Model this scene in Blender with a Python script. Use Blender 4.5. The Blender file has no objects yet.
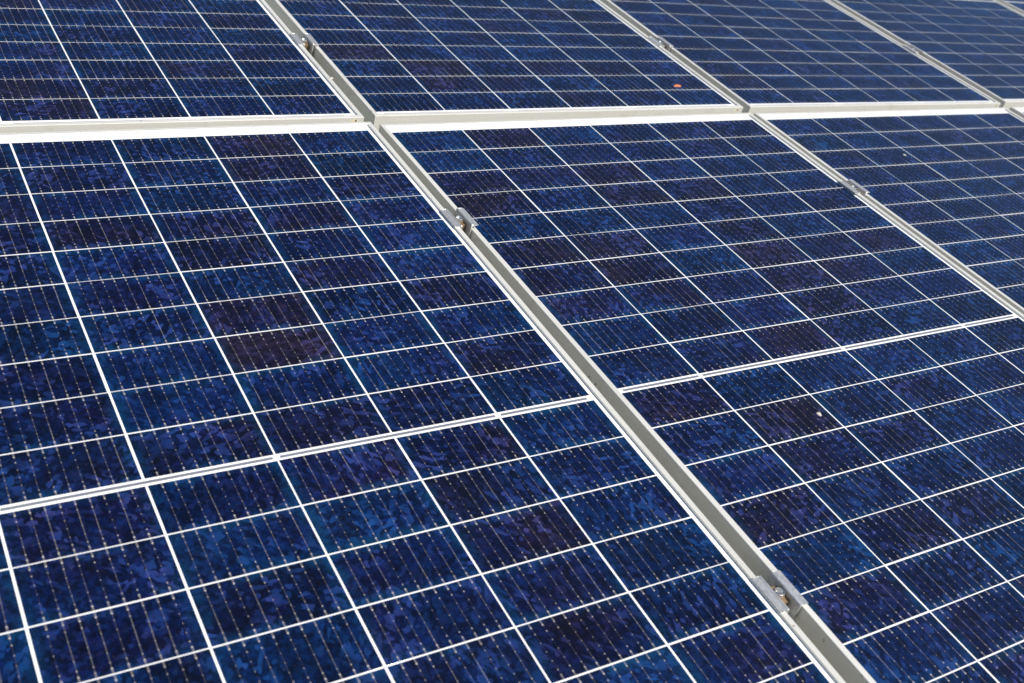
import bpy, bmesh, math, random
from mathutils import Matrix, Vector

random.seed(7)
U = 0.159                       # one cell column pitch in metres
RY, MID, PX = 0.5085774503, 0.061455917, 6.3356280568
F_PX, W, H = 1121.96535, 1024, 683
sc = bpy.context.scene
COL = sc.collection

TILT = Matrix.Rotation(math.radians(24), 3, 'X'); GROUND_Z = -1.55

# ------------------------------------------------------------------ helpers
def rodrigues(w):
    v = Vector(w)
    a = v.length
    return Matrix.Rotation(a, 3, v.normalized()) if a > 1e-9 else Matrix.Identity(3)

def link(name, mesh, mat=None, parent=None, loc=None):
    o = bpy.data.objects.new(name, mesh)
    COL.objects.link(o)
    if mat is not None and mesh is not None and not mesh.materials:
        mesh.materials.append(mat)
    if parent: o.parent = parent
    if loc is not None: o.location = loc
    return o

def tag(o, label=None, cat=None, group=None, kind=None):
    if label: o['label'] = label
    if cat: o['category'] = cat
    if group: o['group'] = group
    if kind: o['kind'] = kind
    return o

def mesh_from(bm, name, smooth=False):
    me = bpy.data.meshes.new(name)
    bmesh.ops.recalc_face_normals(bm, faces=bm.faces)
    if smooth:
        for f in bm.faces: f.smooth = True
    bm.to_mesh(me); bm.free()
    return me

def box(bm, x0, x1, y0, y1, z0, z1):
    vs = [bm.verts.new((x, y, z)) for z in (z0, z1) for y in (y0, y1) for x in (x0, x1)]
    for q in ((0, 2, 3, 1), (4, 5, 7, 6), (0, 1, 5, 4), (2, 6, 7, 3), (0, 4, 6, 2), (1, 3, 7, 5)):
        bm.faces.new([vs[i] for i in q])

def extrude_profile(bm, pts, y0, y1, closed=True):
    """pts: list of (x, z), swept along y."""
    a = [bm.verts.new((x, y0, z)) for x, z in pts]
    b = [bm.verts.new((x, y1, z)) for x, z in pts]
    n = len(pts)
    for i in range(n if closed else n - 1):
        j = (i + 1) % n
        bm.faces.new((a[i], a[j], b[j], b[i]))
    if closed:
        bm.faces.new(a); bm.faces.new(list(reversed(b)))

# ------------------------------------------------------------------ node helper
class NT:
    def __init__(self, name):
        self.m = bpy.data.materials.new(name); self.m.use_nodes = True
        self.t = self.m.node_tree; self.t.nodes.clear()
        self.out = self.t.nodes.new('ShaderNodeOutputMaterial')
    def n(self, typ, **kw):
        nd = self.t.nodes.new(typ)
        for k, v in kw.items(): setattr(nd, k, v)
        return nd
    def set(self, sock, v):
        if hasattr(v, 'is_output'): self.t.links.new(v, sock)
        else: sock.default_value = v
    def math(self, op, a, b=0.0, c=0.0, clamp=False):
        nd = self.n('ShaderNodeMath', operation=op, use_clamp=clamp)
        for s, v in zip(nd.inputs, (a, b, c)): self.set(s, v)
        return nd.outputs[0]
    def vmath(self, op, a, b=(0, 0, 0)):
        nd = self.n('ShaderNodeVectorMath', operation=op)
        self.set(nd.inputs[0], a); self.set(nd.inputs[1], b)
        return nd.outputs[0]
    def step(self, x, a, b, lo=0.0, hi=1.0):
        nd = self.n('ShaderNodeMapRange', interpolation_type='SMOOTHSTEP', clamp=True)
        for s, v in zip(nd.inputs[:5], (x, a, b, lo, hi)): self.set(s, v)
        return nd.outputs[0]
    def mix(self, f, a, b, mode='MIX'):
        nd = self.n('ShaderNodeMix', data_type='RGBA', blend_type=mode)
        self.set(nd.inputs[0], f); self.set(nd.inputs[6], a); self.set(nd.inputs[7], b)
        return nd.outputs[2]
    def ramp(self, f, stops, interp='LINEAR'):
        nd = self.n('ShaderNodeValToRGB'); cr = nd.color_ramp; cr.interpolation = interp
        while len(cr.elements) < len(stops): cr.elements.new(0.5)
        for e, (p, c) in zip(cr.elements, stops):
            e.position = p; e.color = (*c, 1)
        self.set(nd.inputs[0], f)
        return nd.outputs[0]
    def noise(self, vec, scale, detail=2.0, rough=0.5):
        nd = self.n('ShaderNodeTexNoise'); self.set(nd.inputs['Vector'], vec)
        nd.inputs['Scale'].default_value = scale; nd.inputs['Detail'].default_value = detail
        nd.inputs['Roughness'].default_value = rough
        return nd.outputs
    def voronoi(self, vec, scale, dims='2D', metric='EUCLIDEAN'):
        nd = self.n('ShaderNodeTexVoronoi', voronoi_dimensions=dims, distance=metric); self.set(nd.inputs['Vector'], vec)
        nd.inputs['Scale'].default_value = scale
        return nd.outputs
    def sep(self, v):
        nd = self.n('ShaderNodeSeparateXYZ'); self.set(nd.inputs[0], v); return nd.outputs
    def comb(self, x, y, z=0.0):
        nd = self.n('ShaderNodeCombineXYZ')
        for s, v in zip(nd.inputs, (x, y, z)): self.set(s, v)
        return nd.outputs[0]
    def bsdf(self, **kw):
        nd = self.n('ShaderNodeBsdfPrincipled')
        for k, v in kw.items(): self.set(nd.inputs[k.replace('_', ' ')], v)
        self.t.links.new(nd.outputs[0], self.out.inputs[0])
        return nd

def pos_u(t):
    """world position in cell units"""
    g = t.n('ShaderNodeNewGeometry')
    return t.vmath('MULTIPLY', g.outputs['Position'], (1/U, 1/U, 1/U))

COAT = dict(Coat_Weight=1.0, Coat_Roughness=0.05, Coat_IOR=1.50)
CELL_W, CELL_H = 0.9805, RY - 0.0128     # in U

# ------------------------------------------------------------------ materials
def mat_cell():
    t = NT('polycrystalline_silicon')
    uv = t.n('ShaderNodeUVMap'); uv.uv_map = 'UVMap'
    sx, sy, _ = t.sep(uv.outputs[0])[:3]           # cell local, in U, origin at lower left corner
    P = pos_u(t)
    oi = t.n('ShaderNodeObjectInfo')
    tint = t.n('ShaderNodeSeparateColor'); t.t.links.new(oi.outputs['Color'], tint.inputs[0])
    purple, teal, bright = tint.outputs[:3]
    # every cell is its own slice of ingot: shift the grain by its random number
    P = t.vmath('ADD', P, t.comb(t.math('MULTIPLY', oi.outputs['Random'], 91.0), t.math('MULTIPLY', oi.outputs['Random'], 57.0)))
    warp = t.noise(P, 10.0, 1.0)['Color']
    Pw = t.vmath('ADD', P, t.vmath('MULTIPLY', t.vmath('SUBTRACT', warp, (.5, .5, .5)), (.026, .026, 0)))
    rot = t.n('ShaderNodeVectorRotate', rotation_type='Z_AXIS'); t.set(rot.inputs['Vector'], Pw)
    t.set(rot.inputs['Angle'], t.math('MULTIPLY', oi.outputs['Random'], 37.0))
    rot2 = t.n('ShaderNodeVectorRotate', rotation_type='Z_AXIS'); t.set(rot2.inputs['Vector'], Pw)
    t.set(rot2.inputs['Angle'], t.math('ADD', .7, t.math('MULTIPLY', oi.outputs['Random'], 23.0)))
    v1 = t.voronoi(rot.outputs[0], 14.0, metric='MANHATTAN')['Color']; v2 = t.voronoi(rot2.outputs[0], 30.0, metric='MANHATTAN')['Color']; v3 = t.voronoi(Pw, 46.0)['Color']
    sh = t.voronoi(t.vmath('MULTIPLY', rot.outputs[0], (1.0, 2.4, 1)), 13.0, metric='MANHATTAN')['Color']        # long splinter grains
    a = t.sep(v1); b = t.sep(v2); c = t.sep(v3); d = t.sep(sh)
    patch = t.noise(P, 2.3, 2.0)['Fac']; low = t.noise(P, 1.25, 1.0)['Fac']
    g = t.math('ADD', t.math('MULTIPLY', a[0], .26), t.math('ADD', t.math('MULTIPLY', b[0], .34), t.math('ADD', t.math('MULTIPLY', c[0], .20), t.math('MULTIPLY', d[0], .20))))
    g = t.math('ADD', t.math('MULTIPLY', t.math('SUBTRACT', g, .5), .88), t.math('ADD', .5, t.math('MULTIPLY', t.math('SUBTRACT', patch, .5), .26)))
    g = t.math('ADD', g, t.math('MULTIPLY', t.math('SUBTRACT', bright, .5), .40))
    # hue of the slice: blue through violet to a purplish brown, drifting over each cell and a little from grain to grain
    h = t.math('ADD', t.math('ADD', purple, t.math('MULTIPLY', t.math('SUBTRACT', low, .5), 1.25)), t.math('MULTIPLY', t.math('SUBTRACT', b[1], .5), .35))
    base = t.ramp(h, [(0.0, (.0005, .0066, .0360)), (.30, (.0009, .0048, .0340)), (.58, (.0019, .0030, .0250)), (.82, (.0040, .0027, .0150)), (1.0, (.0082, .0048, .0135))])
    k = t.ramp(g, [(.14, (.22, .22, .23)), (.38, (.52, .52, .54)), (.55, (1.0, 1.0, 1.0)), (.74, (1.85, 1.85, 1.75)), (1.0, (3.4, 3.4, 3.0))])
    col = t.mix(1.0, base, k, 'MULTIPLY')
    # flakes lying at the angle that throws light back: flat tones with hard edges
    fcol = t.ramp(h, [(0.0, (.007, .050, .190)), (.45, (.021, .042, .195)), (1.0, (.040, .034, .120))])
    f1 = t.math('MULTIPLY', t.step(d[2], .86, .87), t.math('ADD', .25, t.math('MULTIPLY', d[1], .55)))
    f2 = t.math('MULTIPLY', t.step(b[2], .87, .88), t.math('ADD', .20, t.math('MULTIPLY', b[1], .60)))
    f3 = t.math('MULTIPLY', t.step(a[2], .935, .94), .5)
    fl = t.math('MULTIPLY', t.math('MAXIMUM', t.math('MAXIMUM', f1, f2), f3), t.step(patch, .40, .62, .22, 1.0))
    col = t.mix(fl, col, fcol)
    # near-black grains
    col = t.mix(t.math('MULTIPLY', t.step(c[2], .90, .92), .4), col, (.0010, .0012, .005, 1))
    # teal rim left by the anti-reflection coating, uneven
    ex = t.math('MINIMUM', sx, t.math('SUBTRACT', CELL_W, sx))
    ey = t.math('MINIMUM', sy, t.math('SUBTRACT', CELL_H, sy))
    rn = t.noise(P, 5.0, 3.0)['Fac']
    rim = t.math('MAXIMUM', t.math('MULTIPLY', t.step(ex, .11, .0), t.step(rn, .32, .62)), t.math('MULTIPLY', t.step(ey, .11, .0), t.step(patch, .42, .62)))
    rim = t.math('MULTIPLY', rim, t.math('ADD', .25, t.math('MULTIPLY', teal, .75)))
    rim = t.math('MULTIPLY', rim, t.math('ADD', .05, t.math('MULTIPLY', g, 1.5)), clamp=True)
    col = t.mix(t.math('MULTIPLY', rim, .85), col, (.0016, .030, .085, 1))
    # nine thin wires per cell with solder pads along each
    pitch = .0985
    wob = t.math('MULTIPLY', t.math('SUBTRACT', t.noise(P, 2.2, 1.0)['Fac'], .5), .012)
    fx = t.math('DIVIDE', t.math('SUBTRACT', t.math('ADD', sx, wob), (CELL_W - 8 * pitch) / 2 - pitch / 2), pitch)
    idx = t.math('FLOOR', fx)
    dx = t.math('MULTIPLY', t.math('ABSOLUTE', t.math('SUBTRACT', t.math('FRACT', fx), .5)), pitch)
    inside = t.math('MULTIPLY', t.math('GREATER_THAN', fx, 0.0), t.math('LESS_THAN', fx, 9.0))
    wn = t.n('ShaderNodeTexWhiteNoise', noise_dimensions='2D')
    t.set(wn.inputs['Vector'], t.comb(idx, t.math('MULTIPLY', oi.outputs['Random'], 37.0)))
    wv = wn.outputs['Value']
    seg = t.noise(t.vmath('MULTIPLY', P, (7.0, 3.0, 1)), 1.0, 1.0)['Fac']
    vis = t.math('MULTIPLY', t.math('ADD', .05, t.math('MULTIPLY', t.math('POWER', wv, 2.0), .27)), t.step(seg, .38, .65, .30, 1.0))  # uneven glint of the wires, painted into their colour at random
    wire = t.math('MULTIPLY', t.step(dx, .0034, .0016), vis)
    ends = t.math('MULTIPLY', t.step(ey, .055, .035), t.math('MULTIPLY', t.step(dx, .0085, .004), .22))
    dots = 0.0
    for fr, rad in ((.075, .0078), (.17, .0062), (.32, .0050), (.48, .0047), (.64, .0050), (.80, .0062), (.915, .0078)):
        dy = t.math('SUBTRACT', sy, fr * CELL_H)
        d = t.math('SQRT', t.math('ADD', t.math('POWER', dx, 2.0), t.math('MULTIPLY', t.math('MULTIPLY', dy, dy), .55)))
        dots = t.math('MAXIMUM', dots, t.math('MULTIPLY', t.step(d, rad, rad * .55), (.80 if rad > .007 else .6 if rad > .006 else .45)))
    dots = t.math('MULTIPLY', dots, t.step(t.noise(P, 17.0, 1.0)['Fac'], .30, .62, .45, 1.0))
    met = t.math('MULTIPLY', t.math('MAXIMUM', t.math('MAXIMUM', wire, ends), dots), inside)
    col = t.mix(met, col, (.52, .49, .47, 1))
    # thin film of dust on the glass
    dust = t.noise(P, 1.1, 4.0, .6)['Fac']
    speck = t.step(t.noise(P, 60.0, 1.0)['Fac'], .70, .78)
    df = t.math('ADD', t.math('MULTIPLY', t.step(dust, .35, .75), .004), t.math('MULTIPLY', speck, .05))
    col = t.mix(df, col, (.42, .42, .42, 1))
    rough = t.math('ADD', .045, t.math('MULTIPLY', dust, .05))
    t.bsdf(Base_Color=col, Roughness=.6, Specular_IOR_Level=.04, Coat_Weight=1.0, Coat_Roughness=rough, Coat_IOR=1.50)
    return t.m

def mat_backsheet():
    t = NT('white_backsheet')
    P = pos_u(t)
    d = t.noise(P, 1.6, 4.0, .6)['Fac']
    col = t.mix(t.step(d, .35, .8, 0, .5), (.83, .84, .85, 1), (.72, .72, .71, 1))
    t.bsdf(Base_Color=col, Roughness=.6, **COAT)
    return t.m

def mat_ribbon():
    t = NT('tinned_ribbon')
    P = pos_u(t)
    d = t.noise(t.vmath('MULTIPLY', P, (2.0, 30.0, 1)), 1.0, 3.0)['Fac']
    col = t.mix(d, (.17, .18, .21, 1), (.30, .31, .34, 1))
    t.bsdf(Base_Color=col, Metallic=.35, Roughness=.42, **COAT)
    return t.m

def mat_frame():
    t = NT('anodised_aluminium')
    tc = t.n('ShaderNodeTexCoord')
    P = t.vmath('MULTIPLY', tc.outputs['Object'], (1/U, 1/U, 1/U))
    px, py, pz = t.sep(P)[:3]
    streak = t.noise(t.comb(t.math('MULTIPLY', px, .6), t.math('MULTIPLY', py, .6), t.math('MULTIPLY', pz, 120.0)), 1.0, 3.0)['Fac']
    grime = t.noise(pos_u(t), 3.2, 5.0, .65)['Fac']
    col = t.mix(streak, (.58, .57, .52, 1), (.71, .70, .66, 1))
    col = t.mix(t.step(grime, .52, .78, 0, .35), col, (.44, .395, .31, 1))
    spot = t.step(t.noise(pos_u(t), 26.0, 1.0)['Fac'], .74, .80)
    col = t.mix(t.math('MULTIPLY', spot, .7), col, (.22, .17, .10, 1))
    t.bsdf(Base_Color=col, Metallic=.28, Roughness=t.math('ADD', .30, t.math('MULTIPLY', streak, .22)), Specular_IOR_Level=.5)
    return t.m

def mat_clamp():
    t = NT('mill_aluminium')
    P = pos_u(t)
    n = t.noise(P, 26.0, 4.0, .7)['Fac']
    col = t.mix(n, (.26, .27, .28, 1), (.74, .74, .73, 1))
    b = t.n('ShaderNodeBump'); b.inputs['Strength'].default_value = .35; b.inputs['Distance'].default_value = .0006
    t.set(b.inputs['Height'], n)
    t.bsdf(Base_Color=col, Metallic=.6, Roughness=t.math('ADD', .30, t.math('MULTIPLY', n, .25)), Normal=b.outputs[0])
    return t.m

def mat_simple(name, c1, c2, scale, rough, metallic=0.0):
    t = NT(name)
    n = t.noise(pos_u(t), scale, 4.0, .6)['Fac']
    col = t.mix(t.step(n, .35, .65), (*c1, 1), (*c2, 1))
    t.bsdf(Base_Color=col, Roughness=rough, Metallic=metallic)
    return t.m

M_CELL, M_BACK, M_RIB, M_FRAME, M_CLAMP = mat_cell(), mat_backsheet(), mat_ribbon(), mat_frame(), mat_clamp()
M_BOLT = mat_simple('stainless_bolt', (.55, .54, .52), (.75, .73, .70), 40, .28, .9)
M_RUST = mat_simple('rusty_steel', (.11, .075, .04), (.24, .17, .10), 40, .7, .2)
M_HOLE = mat_simple('grimy_hole', (.05, .035, .015), (.16, .11, .03), 60, .9)
M_STAIN = mat_simple('ochre_stain', (.58, .50, .30), (.66, .60, .44), 50, .8)
M_LEAF = mat_simple('orange_leaf', (.50, .10, .02), (.66, .20, .05), 45, .6)
M_DROP = mat_simple('dried_dropping', (.55, .53, .48), (.30, .27, .22), 70, .85)
M_SPECK = mat_simple('dark_dirt', (.010, .010, .010), (.03, .027, .02), 90, .9)
M_GROUND = mat_simple('dry_gravel', (.12, .125, .09), (.20, .20, .15), 6, .95)
M_STEEL = mat_simple('galvanised_steel', (.36, .37, .38), (.48, .48, .48), 12, .5, .5)

# ------------------------------------------------------------------ panel meshes (panel local: x across, y up the slope, z out of the glass; in metres)
LIP, LIPW, DEPTH = .023, .060, .220
ML, MR, MT, MB_ = .072, .100, .180, .145
LEN = 20 * RY + MID
X0, X1 = -3 - ML, 3 + MR
def make_frame_mesh(y0, y1):
    bm = bmesh.new()
    e = .006
    prof = [(.16, LIP - DEPTH), (0, LIP - DEPTH), (0, LIP - e), (e * .3, LIP - e * .3), (e, LIP),
            (LIPW - .004, LIP), (LIPW, LIP - .004), (LIPW, -.012), (.022, -.020), (.022, LIP - DEPTH + .018), (.16, LIP - DEPTH + .018)]
    rings = []
    for cx, cy, sx, sy in ((X0, y0, 1, 1), (X1, y0, -1, 1), (X1, y1, -1, -1), (X0, y1, 1, -1)):
        rings.append([bm.verts.new(((cx + sx * d) * U, (cy + sy * d) * U, z * U)) for d, z in prof])
    n = len(prof)
    for k in range(4):
        a, b = rings[k], rings[(k + 1) % 4]
        for i in range(n):
            j = (i + 1) % n
            bm.faces.new((a[i], b[i], b[j], a[j]))
    return mesh_from(bm, 'frame')

def box_mesh(name, *a):
    bm = bmesh.new(); box(bm, *[v * U for v in a]); return mesh_from(bm, name)

def add_cell_box(bm, uvl, x0, y0):
    """cell with lower left corner at x0,y0 (U)"""
    z0, z1 = .0012, .0030
    n0 = len(bm.faces)
    box(bm, x0 * U, (x0 + CELL_W) * U, y0 * U, (y0 + CELL_H) * U, z0 * U, z1 * U)
    bm.faces.ensure_lookup_table()
    for f in bm.faces[n0:]:
        for l in f.loops:
            l[uvl].uv = (l.vert.co.x / U - x0, l.vert.co.y / U - y0)

def cell_mesh(corners, origin=(0, 0)):
    bm = bmesh.new(); uvl = bm.loops.layers.uv.new('UVMap')
    for x, y in corners: add_cell_box(bm, uvl, x, y)
    me = mesh_from(bm, 'solar_cell')
    me.materials.append(M_CELL)
    return me
ONE_CELL = cell_mesh([(-CELL_W / 2, -CELL_H / 2)])

def up_y(row, r):               # y of row line r in a panel (front row counts down from the top, back row up from the bottom)
    y = r * RY + (MID if r > 10 else 0)
    return -y if row == 'F' else y

frame_meshes = {'F': make_frame_mesh(-LEN - MB_, MT), 'B': make_frame_mesh(-MB_, LEN + MT)}
back_meshes = {'F': box_mesh('backsheet', X0 + .03, X1 - .03, -LEN - MB_ + .03, MT - .03, -.010, 0), 'B': box_mesh('backsheet', X0 + .03, X1 - .03, -MB_ + .03, LEN + MT - .03, -.010, 0)}

# ------------------------------------------------------------------ camera
RC = Matrix(((0.84582193, -0.48253454, 0.22747676), (-0.1232698, -0.59166058, -0.79670717), (0.51902776, 0.64583138, -0.55992143)))
CAM = Vector((-6.17017913, -11.09135905, 5.96350086))      # in U
cam_d = bpy.data.cameras.new('camera'); cam = bpy.data.objects.new('camera', cam_d); COL.objects.link(cam)
cam_d.sensor_width = 36.0; cam_d.lens = F_PX / W * 36.0
cam_d.clip_start = .05; cam_d.clip_end = 2000
right, down, fwd = RC[0], RC[1], RC[2]
m3 = Matrix((right, -down, -fwd)).transposed()
cam.matrix_world = Matrix.Translation(CAM * U) @ m3.to_4x4()
cam_d.dof.use_dof = True; cam_d.dof.focus_distance = 1.85; cam_d.dof.aperture_fstop = 7.1
sc.camera = cam
def project(p):                 # p in metres
    d = p / U - CAM
    x, y, z = right.dot(d), down.dot(d), fwd.dot(d)
    return (512 + F_PX * x / z, 341.5 + F_PX * y / z, z) if z > .5 else (-9999, -9999, z)

# ------------------------------------------------------------------ panels
POSE = {('F', 0): (.02412, -.03360, .01052, .00508, -.00854, -.00208), ('F', 1): (.01749, .00455, -.00557, -.00192, -.00647, .00065),
        ('F', 2): (-.04161, .01804, -.00495, -.00302, .00126, .0002), ('F', 3): (-.04, .02, -.005, -.002, .001, .0),
        ('B', 0): (.03633, .50330, -.02713, -.00341, -.00705, -.00633), ('B', 1): (.05753, .54505, -.01362, -.0007, -.00518, -.00366),
        ('B', 2): (.09007, .55661, -.02276, .00003, .00077, -.00738), ('B', 3): (.1150, .558, -.0230, 0, .001, -.006), ('B', 4): (.140, .56, -.0230, 0, .001, -.006)}
LABEL = {('F', 0): 'blue solar panel at lower left, with two purplish brown cells near its middle',
         ('F', 1): 'blue solar panel filling the lower right, with a pale speck below its double middle line',
         ('F', 2): 'solar panel at the right edge below the ledge, with one white speck',
         ('F', 3): 'sliver of solar panel in the front row at the extreme right edge',
         ('B', 0): 'blue solar panel behind the ledge in the upper left corner',
         ('B', 1): 'solar panel behind the ledge with an orange scrap near its lower right corner',
         ('B', 2): 'solar panel behind the ledge, just right of the one with orange scrap',
         ('B', 3): 'hazy solar panel behind the ledge whose double middle line shows at the top edge',
         ('B', 4): 'corner of the farthest solar panel, beyond the last frame at the top right'}
# (purple, teal, bright) for cells that stand out in the photo; keys are (panel, column, row from the ledge)
SPECIAL = {(('F', 0), 3, 6): (.86, .5, .56), (('F', 0), 3, 7): (.90, .5, .54), (('F', 0), 4, 0): (.8, .2, .45), (('F', 0), 4, 1): (.85, .3, .45), (('F', 0), 5, 4): (.2, .8, .8),
           (('F', 0), 5, 5): (.2, .9, .8), (('F', 0), 4, 7): (.15, 1, .75), (('F', 0), 4, 8): (.2, 1, .7), (('F', 0), 3, 3): (.65, .4, .4), (('F', 0), 2, 9): (.6, .5, .35), (('F', 0), 2, 3): (.7, .4, .3), (('F', 0), 2, 4): (.3, .7, .65),
           (('F', 0), 5, 10): (.2, 1, .65), (('F', 0), 3, 11): (.1, 1, .55), (('F', 0), 3, 12): (.2, 1, .6), (('F', 0), 4, 10): (.7, .5, .35), (('F', 0), 2, 10): (.3, 1, .5), (('F', 0), 2, 11): (.2, 1, .65), (('F', 0), 1, 10): (.6, .3, .45),
           (('F', 1), 0, 5): (.8, .3, .35), (('F', 1), 0, 6): (.8, .3, .4), (('F', 1), 1, 6): (.85, .3, .35), (('F', 1), 1, 5): (.75, .2, .4), (('F', 1), 3, 6): (.85, .2, .5), (('F', 1), 3, 7): (.75, .2, .5), (('F', 1), 3, 8): (.5, .2, .2),
           (('F', 1), 3, 9): (.5, .2, .2), (('F', 1), 0, 0): (.1, 1, .7), (('F', 1), 0, 1): (.1, 1, .7), (('F', 1), 0, 2): (.7, .2, .4), (('F', 1), 0, 3): (.75, .2, .4), (('F', 1), 1, 0): (.7, .2, .45), (('F', 1), 2, 0): (.2, .7, .7),
           (('F', 1), 2, 1): (.2, .7, .65), (('F', 1), 2, 2): (.75, .2, .4), (('F', 1), 3, 2): (.15, .8, .7), (('F', 1), 3, 3): (.7, .2, .35), (('F', 1), 0, 8): (.2, .9, .65), (('F', 1), 0, 9): (.35, .7, .55), (('F', 1), 1, 14): (.75, .3, .3), (('F', 1), 0, 13): (.75, .3, .35),
           (('F', 1), 0, 10): (.75, .2, .45), (('F', 1), 1, 11): (.8, .2, .35), (('B', 1), 1, 2): (.9, .1, .4), (('B', 1), 0, 3): (.85, .1, .4), (('B', 1), 1, 1): (.7, .3, .45), (('B', 0), 2, 0): (.7, .4, .35), (('B', 0), 2, 1): (.75, .2, .4), (('B', 0), 4, 0): (.3, .8, .6)}
PANEL = {}
for key, q in POSE.items():
    row, k = key
    root = link('solar_panel', None)
    root.matrix_world = Matrix.Translation(Vector(((k - 1) * PX + 3 + q[0], q[1], q[2])) * U) @ rodrigues(q[3:6]).to_4x4()
    root.empty_display_size = .1
    tag(root, LABEL[key], 'solar panel', 'solar panels laid side by side in two rows')
    PANEL[key] = root
    mw = root.matrix_world.copy()
    fr = link('frame', frame_meshes[row], M_FRAME, root)
    link('backsheet', back_meshes[row], M_BACK, root)
    # ribbons in the middle gap, and along the lower margin of the back row
    ym = (up_y(row, 10) + (-1 if row == 'F' else 1) * MID / 2)
    for a, b in ((0.05, .97), (1.03, 2.97), (3.03, 4.97), (5.03, 5.94)):
        link('bus_ribbon', box_mesh('bus_ribbon', a - 3, b - 3, ym - .0135, ym + .0135, .0012, .0034), M_RIB, root)
    if row == 'B':
        for a, b in ((.10, 1.86), (2.11, 3.86), (4.11, 5.88)):
            link('bus_ribbon', box_mesh('bus_ribbon', a - 3, b - 3, -.080, -.042, .0012, .0034), M_RIB, root)
        # drain hole with an ochre stain at the right end of the front face
        yq = -MB_ - .0015
        bm = bmesh.new(); rnd = random.Random(int(k) + 40)
        n = 18; ring = []
        for i in range(n):
            t_ = 2 * math.pi * i / n; rr = rnd.uniform(.65, 1.15)
            ring.append(Vector((X1 - .125 + .055 * rr * math.cos(t_), yq + .0006, -.022 + .017 * rr * math.sin(t_))) * U)
        front = [bm.verts.new(v) for v in ring]; back = [bm.verts.new(v + Vector((0, .006 * U, 0))) for v in ring]
        bm.faces.new(front)
        for i in range(n): bm.faces.new((front[i], front[(i + 1) % n], back[(i + 1) % n], back[i]))
        link('hole_stain', mesh_from(bm, 'hole_stain'), M_STAIN, fr)
        bm = bmesh.new()
        bmesh.ops.create_cone(bm, cap_ends=True, segments=14, radius1=.010 * U, radius2=.010 * U, depth=.008 * U,
                              matrix=Matrix.Translation(Vector((X1 - .105, yq - .001, -.020)) * U) @ Matrix.Rotation(math.pi / 2, 4, 'X'))
        link('drain_hole', mesh_from(bm, 'drain_hole'), M_HOLE, fr)
    seen, rest = [], []
    for c in range(6):
        for r in range(20):
            ya, yb = up_y(row, r if r != 10 else 10.0001), up_y(row, r + 1)
            if row == 'B' and r == 10: ya = 10 * RY + MID
            yc = (min(ya, yb) + max(ya, yb)) / 2 if r != 10 else up_y(row, 10) + (-1 if row == 'F' else 1) * (MID + RY / 2)
            xc = c + .5 - 3
            inv = False
            for ox in (-.5, 0, .5):
                for oy in (-.25, 0, .25):
                    px, py, pz = project(mw @ (Vector((xc + ox, yc + oy, 0)) * U))
                    if -2 < px < W + 2 and -2 < py < H + 2: inv = True
            (seen if inv else rest).append((c, r, xc, yc))
    for c, r, xc, yc in seen:
        o = link('solar_cell', ONE_CELL, None, root, Vector((xc + random.gauss(0, .0014), yc + random.gauss(0, .0012), 0)) * U)
        rv = random.random()
        tintv = SPECIAL.get((key, c, r))
        if tintv is None:
            p = random.uniform(.40, .68) if rv < .30 else random.uniform(.08, .46)
            tintv = (p, random.uniform(.2, 1.0), min(.8, max(.2, random.gauss(.47, .13))))
        o.color = (*tintv, 1)
        o.rotation_euler = (random.gauss(0, .0008), random.gauss(0, .0008), random.gauss(0, .0014))
    if rest:
        o = link('solar_cell', cell_mesh([(x - CELL_W / 2, y - CELL_H / 2) for _, _, x, y in rest]), None, root)
        o.color = (.35, .5, .47, 1)
        o['kind'] = 'stuff'

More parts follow.
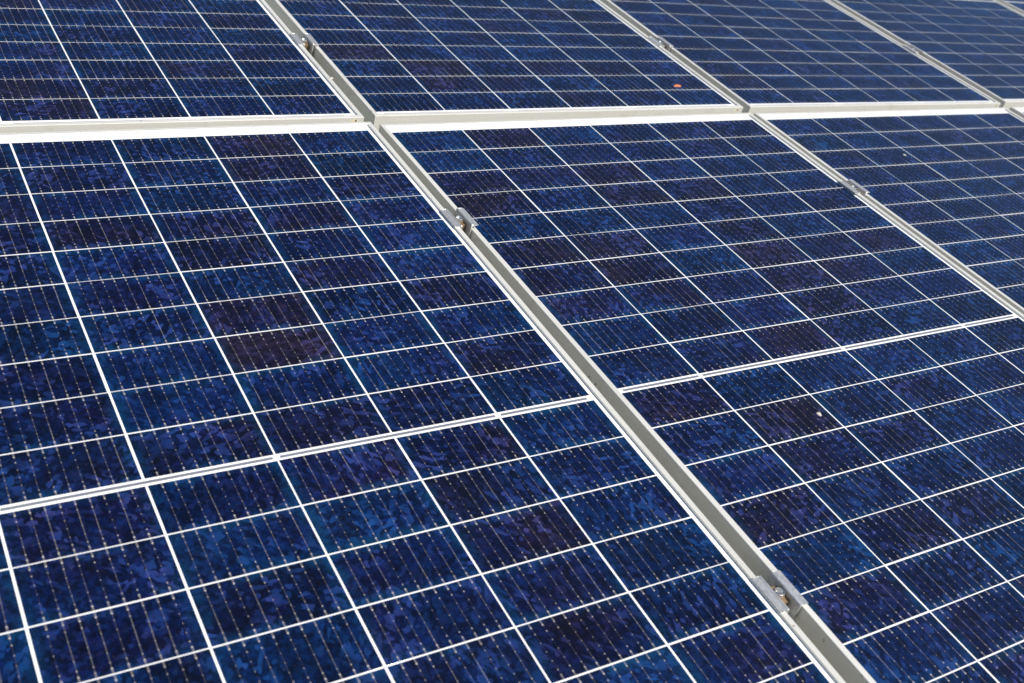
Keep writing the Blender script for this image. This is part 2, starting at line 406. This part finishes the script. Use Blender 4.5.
# ------------------------------------------------------------------ clamps between neighbouring panels
GAP = PX - (X1 - X0)
def clamp_meshes():
    bm = bmesh.new()
    g = GAP / 2; wl = g + LIPW + .006; z = LIP; th = .010; wt = .016; dep = .14; L = .178
    inner = g - .012
    prof = [(-wl, z), (-wl, z + th * .8), (-wl + .010, z + th), (-inner - .012, z + th + .002), (-inner - .004, z + th + .006), (-inner + wt * .6, z + th + .005), (-inner + wt, z + th - .004), (-inner + wt, -dep + wt), (inner - wt, -dep + wt), (inner - wt, z + th - .004), (inner - wt * .6, z + th + .005),
            (inner + .004, z + th + .006), (inner + .012, z + th + .002), (wl - .010, z + th), (wl, z + th * .8), (wl, z), (inner, z), (inner, -dep), (-inner, -dep), (-inner, z)]
    extrude_profile(bm, [(x * U, zz * U) for x, zz in prof], -L * U, L * U)
    bmesh.ops.bevel(bm, geom=[e for e in bm.edges if abs(abs(e.verts[0].co.y) - L * U) < 1e-6 and abs(abs(e.verts[1].co.y) - L * U) < 1e-6 and abs(e.verts[0].co.y - e.verts[1].co.y) < 1e-6], offset=.004 * U, segments=1, affect='EDGES')
    body = mesh_from(bm, 'clamp_body')
    bm = bmesh.new()
    top = z + .006
    bmesh.ops.create_cone(bm, cap_ends=True, segments=24, radius1=.044 * U, radius2=.044 * U, depth=.038 * U, matrix=Matrix.Translation((0, 0, (top - .019) * U)))
    rim = [e for e in bm.edges if all(v.co.z > (top - .001) * U for v in e.verts)]
    bmesh.ops.bevel(bm, geom=rim, offset=.006 * U, segments=2, affect='EDGES')
    # hex socket sunk into the head
    f = max((f for f in bm.faces if f.normal.z > .9), key=lambda f: f.calc_area())
    r = bmesh.ops.inset_region(bm, faces=[f], thickness=.015 * U)
    for v in f.verts: v.co.z -= .024 * U
    head = mesh_from(bm, 'bolt_head')
    bm = bmesh.new()
    bmesh.ops.create_cone(bm, cap_ends=True, segments=20, radius1=.020 * U, radius2=.020 * U, depth=.20 * U, matrix=Matrix.Translation((0, 0, -.155 * U)))
    shank = mesh_from(bm, 'bolt_shank')
    bm = bmesh.new()
    bmesh.ops.create_cone(bm, cap_ends=True, segments=24, radius1=.050 * U, radius2=.050 * U, depth=.012 * U, matrix=Matrix.Translation((0, 0, -.0090 * U)))
    washer = mesh_from(bm, 'washer')
    bm = bmesh.new()
    box(bm, -.046 * U, .046 * U, -.085 * U, .085 * U, -.123 * U, -.0155 * U)
    nut = mesh_from(bm, 'spacer_block')
    return body, head, shank, washer, nut
C_BODY, C_HEAD, C_SHANK, C_WASH, C_NUT = clamp_meshes()
CLAMPS = [(('F', 0), 785.0, 591.0, 'aluminium clamp with a bolt in the gap at lower right, nearest the viewer'),
          (('F', 0), 457.0, 217.8, 'small aluminium clamp with a rusty bolt in the gap above the picture centre'),
          (('F', 1), 852.0, 186.3, 'clamp in the gap right of the lower right panel, below the ledge'),
          (('B', 0), 302.5, 39.4, 'clamp with a rusty bolt in the gap at the upper left, behind the ledge'),
          (('B', 1), 657.5, 41.5, 'clamp in the gap up beyond the orange scrap'),
          (('B', 2), 911.5, 49.0, 'farthest clamp, small in the gap near the top right corner')]
def on_panel(key, px, py, z):
    """point of a panel's plane (local z in U) seen at that picture position; used only to read off where on the panel a thing lies"""
    mw = PANEL[key].matrix_world
    n = mw.to_3x3() @ Vector((0, 0, 1)); p0 = mw @ Vector((0, 0, z * U))
    d = right * ((px - 512) / F_PX) + down * ((py - 341.5) / F_PX) + fwd
    c = CAM * U
    s = n.dot(p0 - c) / n.dot(d)
    return mw.inverted() @ (c + d * s)
bpy.context.view_layer.update()
clamp_rows = {'F': [], 'B': []}
for i, (key, px, py, lab) in enumerate(CLAMPS):
    root = link('panel_clamp', None)
    tag(root, lab, 'clamp', 'clamps bolted between neighbouring panels')
    loc = on_panel(key, px, py, LIP + .02)
    a = PANEL[key].matrix_world; b = PANEL[(key[0], key[1] + 1)].matrix_world
    mid = (a @ Vector((X1 * U, loc.y, 0)) + b @ Vector((X0 * U, loc.y, 0))) / 2
    zt = max((a @ Vector((X1 * U, loc.y, 0))).z, (b @ Vector((X0 * U, loc.y, 0))).z)
    root.location = (mid.x, mid.y, zt); root.rotation_euler = (0, 0, random.gauss(0, .012) + (POSE[key][5] + POSE[(key[0], key[1] + 1)][5]) / 2)
    clamp_rows[key[0]].append(mid.y)
    link('clamp_body', C_BODY, M_CLAMP, root)
    h = link('bolt', C_HEAD, M_BOLT, root)
    link('bolt_shank', C_SHANK, M_BOLT, h)
    link('washer', C_WASH, M_RUST, h)
    link('spacer', C_NUT, M_RUST, root)

# ------------------------------------------------------------------ small things lying on the glass and frames
def blob(name, key, px, py, sx, sy, sz, ang, mat, label, cat, z=.003, seed=0, local=None):
    rnd = random.Random(seed)
    bm = bmesh.new()
    bmesh.ops.create_icosphere(bm, subdivisions=3, radius=1.0)
    ph = [(rnd.uniform(0, 6.3), rnd.uniform(1.5, 3.5), rnd.uniform(0, 6.3)) for _ in range(4)]
    for v in bm.verts:
        k = 1 + sum(.10 * math.sin(f * math.atan2(v.co.y, v.co.x) * 1.0 + p) * math.cos(2 * v.co.z + r) for p, f, r in ph)
        v.co = Vector((v.co.x * k * sx, v.co.y * k * sy, max(v.co.z, -.1) * sz)) * U
    o = link(name, mesh_from(bm, name, True), mat)
    p = on_panel(key, px, py, z) if local is None else local
    o.matrix_world = PANEL[key].matrix_world @ Matrix.Translation(p) @ Matrix.Rotation(ang, 4, 'Z')
    return tag(o, label, cat)

blob('leaf_scrap', ('B', 1), 677, 85.8, .076, .036, .016, .15, M_LEAF, 'tiny orange scrap of leaf lying on the dark glass behind the ledge', 'leaf', seed=3)
blob('bird_dropping', ('F', 1), 819, 414, .026, .033, .008, -.3, M_DROP, 'pale bird dropping on the lower right panel, below its double middle line', 'bird dropping', seed=5)
blob('bird_dropping', ('F', 2), 904.5, 155, .028, .026, .008, .4, M_DROP, 'pale bird dropping on the panel at the right edge, high up near the ledge', 'bird dropping', seed=8)
blob('bird_dropping', ('B', 0), 331, 78, .030, .028, .008, .4, M_DROP, 'white fleck on the frame edge in the gap behind the ledge at upper left', 'bird dropping', z=LIP, seed=11)

# two dark specks on the shaded side of the lower right panel's frame
for px, py, lab in ((589.3, 376.6, 'tiny dark speck on the shaded frame side in the long gap, upper of a pair'), (595.6, 384.2, 'tiny dark speck on the shaded frame side in the long gap, lower of a pair')):
    mw = PANEL[('F', 1)].matrix_world
    n = mw.to_3x3() @ Vector((1, 0, 0)); p0 = mw @ Vector((X0 * U, 0, 0))
    d = right * ((px - 512) / F_PX) + down * ((py - 341.5) / F_PX) + fwd
    c = CAM * U
    p = mw.inverted() @ (c + d * (n.dot(p0 - c) / n.dot(d)))
    bm = bmesh.new(); bmesh.ops.create_icosphere(bm, subdivisions=2, radius=1)
    for v in bm.verts: v.co = Vector((v.co.x * .006, v.co.y * .012, v.co.z * .007)) * U
    o = link('dirt_speck', mesh_from(bm, 'dirt_speck', True), M_SPECK)
    o.matrix_world = mw @ Matrix.Translation(p)
    tag(o, lab, 'dirt speck', 'dark specks on the frame side')

# ------------------------------------------------------------------ the setting
bm = bmesh.new()
bmesh.ops.create_grid(bm, x_segments=2, y_segments=2, size=300)
g = link('ground', mesh_from(bm, 'ground'), M_GROUND, None, (0, 0, GROUND_Z)); tag(g, kind='structure')
rails = bmesh.new(); posts = []
for row in ('F', 'B'):
    ys = [(-13.2, ) , ] and ([-2.35 * 1, -7.95] if row == 'F' else [2.85, 8.4])
    if clamp_rows[row]:
        avg = sum(y for y in clamp_rows[row] if abs(y - clamp_rows[row][-1]) < .3) / max(1, sum(1 for y in clamp_rows[row] if abs(y - clamp_rows[row][-1]) < .3)) / U
        ys[0] = avg
        if row == 'F': ys[1] = clamp_rows[row][0] / U
    for y in ys:
        box(rails, -7 * U, 25.5 * U, (y - .13) * U, (y + .13) * U, -.50 * U, -.235 * U)
        posts += [(x * U, y * U) for x in (-4, 5, 14, 23)]
for v in rails.verts: v.co = TILT @ v.co
for x, y in posts:
    t_ = TILT @ Vector((x, y, -.48 * U))
    box(rails, t_.x - .022, t_.x + .022, t_.y - .018, t_.y + .018, GROUND_Z, t_.z)
link('support_rails', mesh_from(rails, 'support_rails'), M_STEEL); tag(bpy.data.objects['support_rails'], kind='structure')
# the whole array leans back on its rails: turn everything built flat so far, camera included
for o in list(sc.objects):
    if o.parent is None and o.name not in ('ground', 'support_rails'):
        bpy.context.view_layer.update()
        o.matrix_world = TILT.to_4x4() @ o.matrix_world

# ------------------------------------------------------------------ light
to_sun = (TILT @ Vector((.36, -.50, .79))).normalized()
el = math.asin(to_sun.z); rot = math.atan2(to_sun.x, to_sun.y)
w = bpy.data.worlds.new('World'); sc.world = w; w.use_nodes = True
nt = w.node_tree; nt.nodes.clear()
sky = nt.nodes.new('ShaderNodeTexSky'); sky.sky_type = 'NISHITA'; sky.sun_disc = False
sky.sun_elevation = el; sky.sun_rotation = rot; sky.air_density = 1.0; sky.dust_density = .25; sky.ozone_density = 4.5
bg = nt.nodes.new('ShaderNodeBackground'); bg.inputs[1].default_value = .066
wo = nt.nodes.new('ShaderNodeOutputWorld')
nt.links.new(sky.outputs[0], bg.inputs[0]); nt.links.new(bg.outputs[0], wo.inputs[0])
sd = bpy.data.lights.new('sun', 'SUN'); sd.energy = 4.7; sd.angle = math.radians(.53); sd.color = (1.0, .945, .86)
so = bpy.data.objects.new('sun', sd); COL.objects.link(so)
so.rotation_euler = (-to_sun).to_track_quat('-Z', 'Y').to_euler(); so.location = to_sun * 20
sc.view_settings.view_transform = 'Standard'; sc.view_settings.look = 'None'; sc.view_settings.exposure = .52; sc.view_settings.gamma = 1
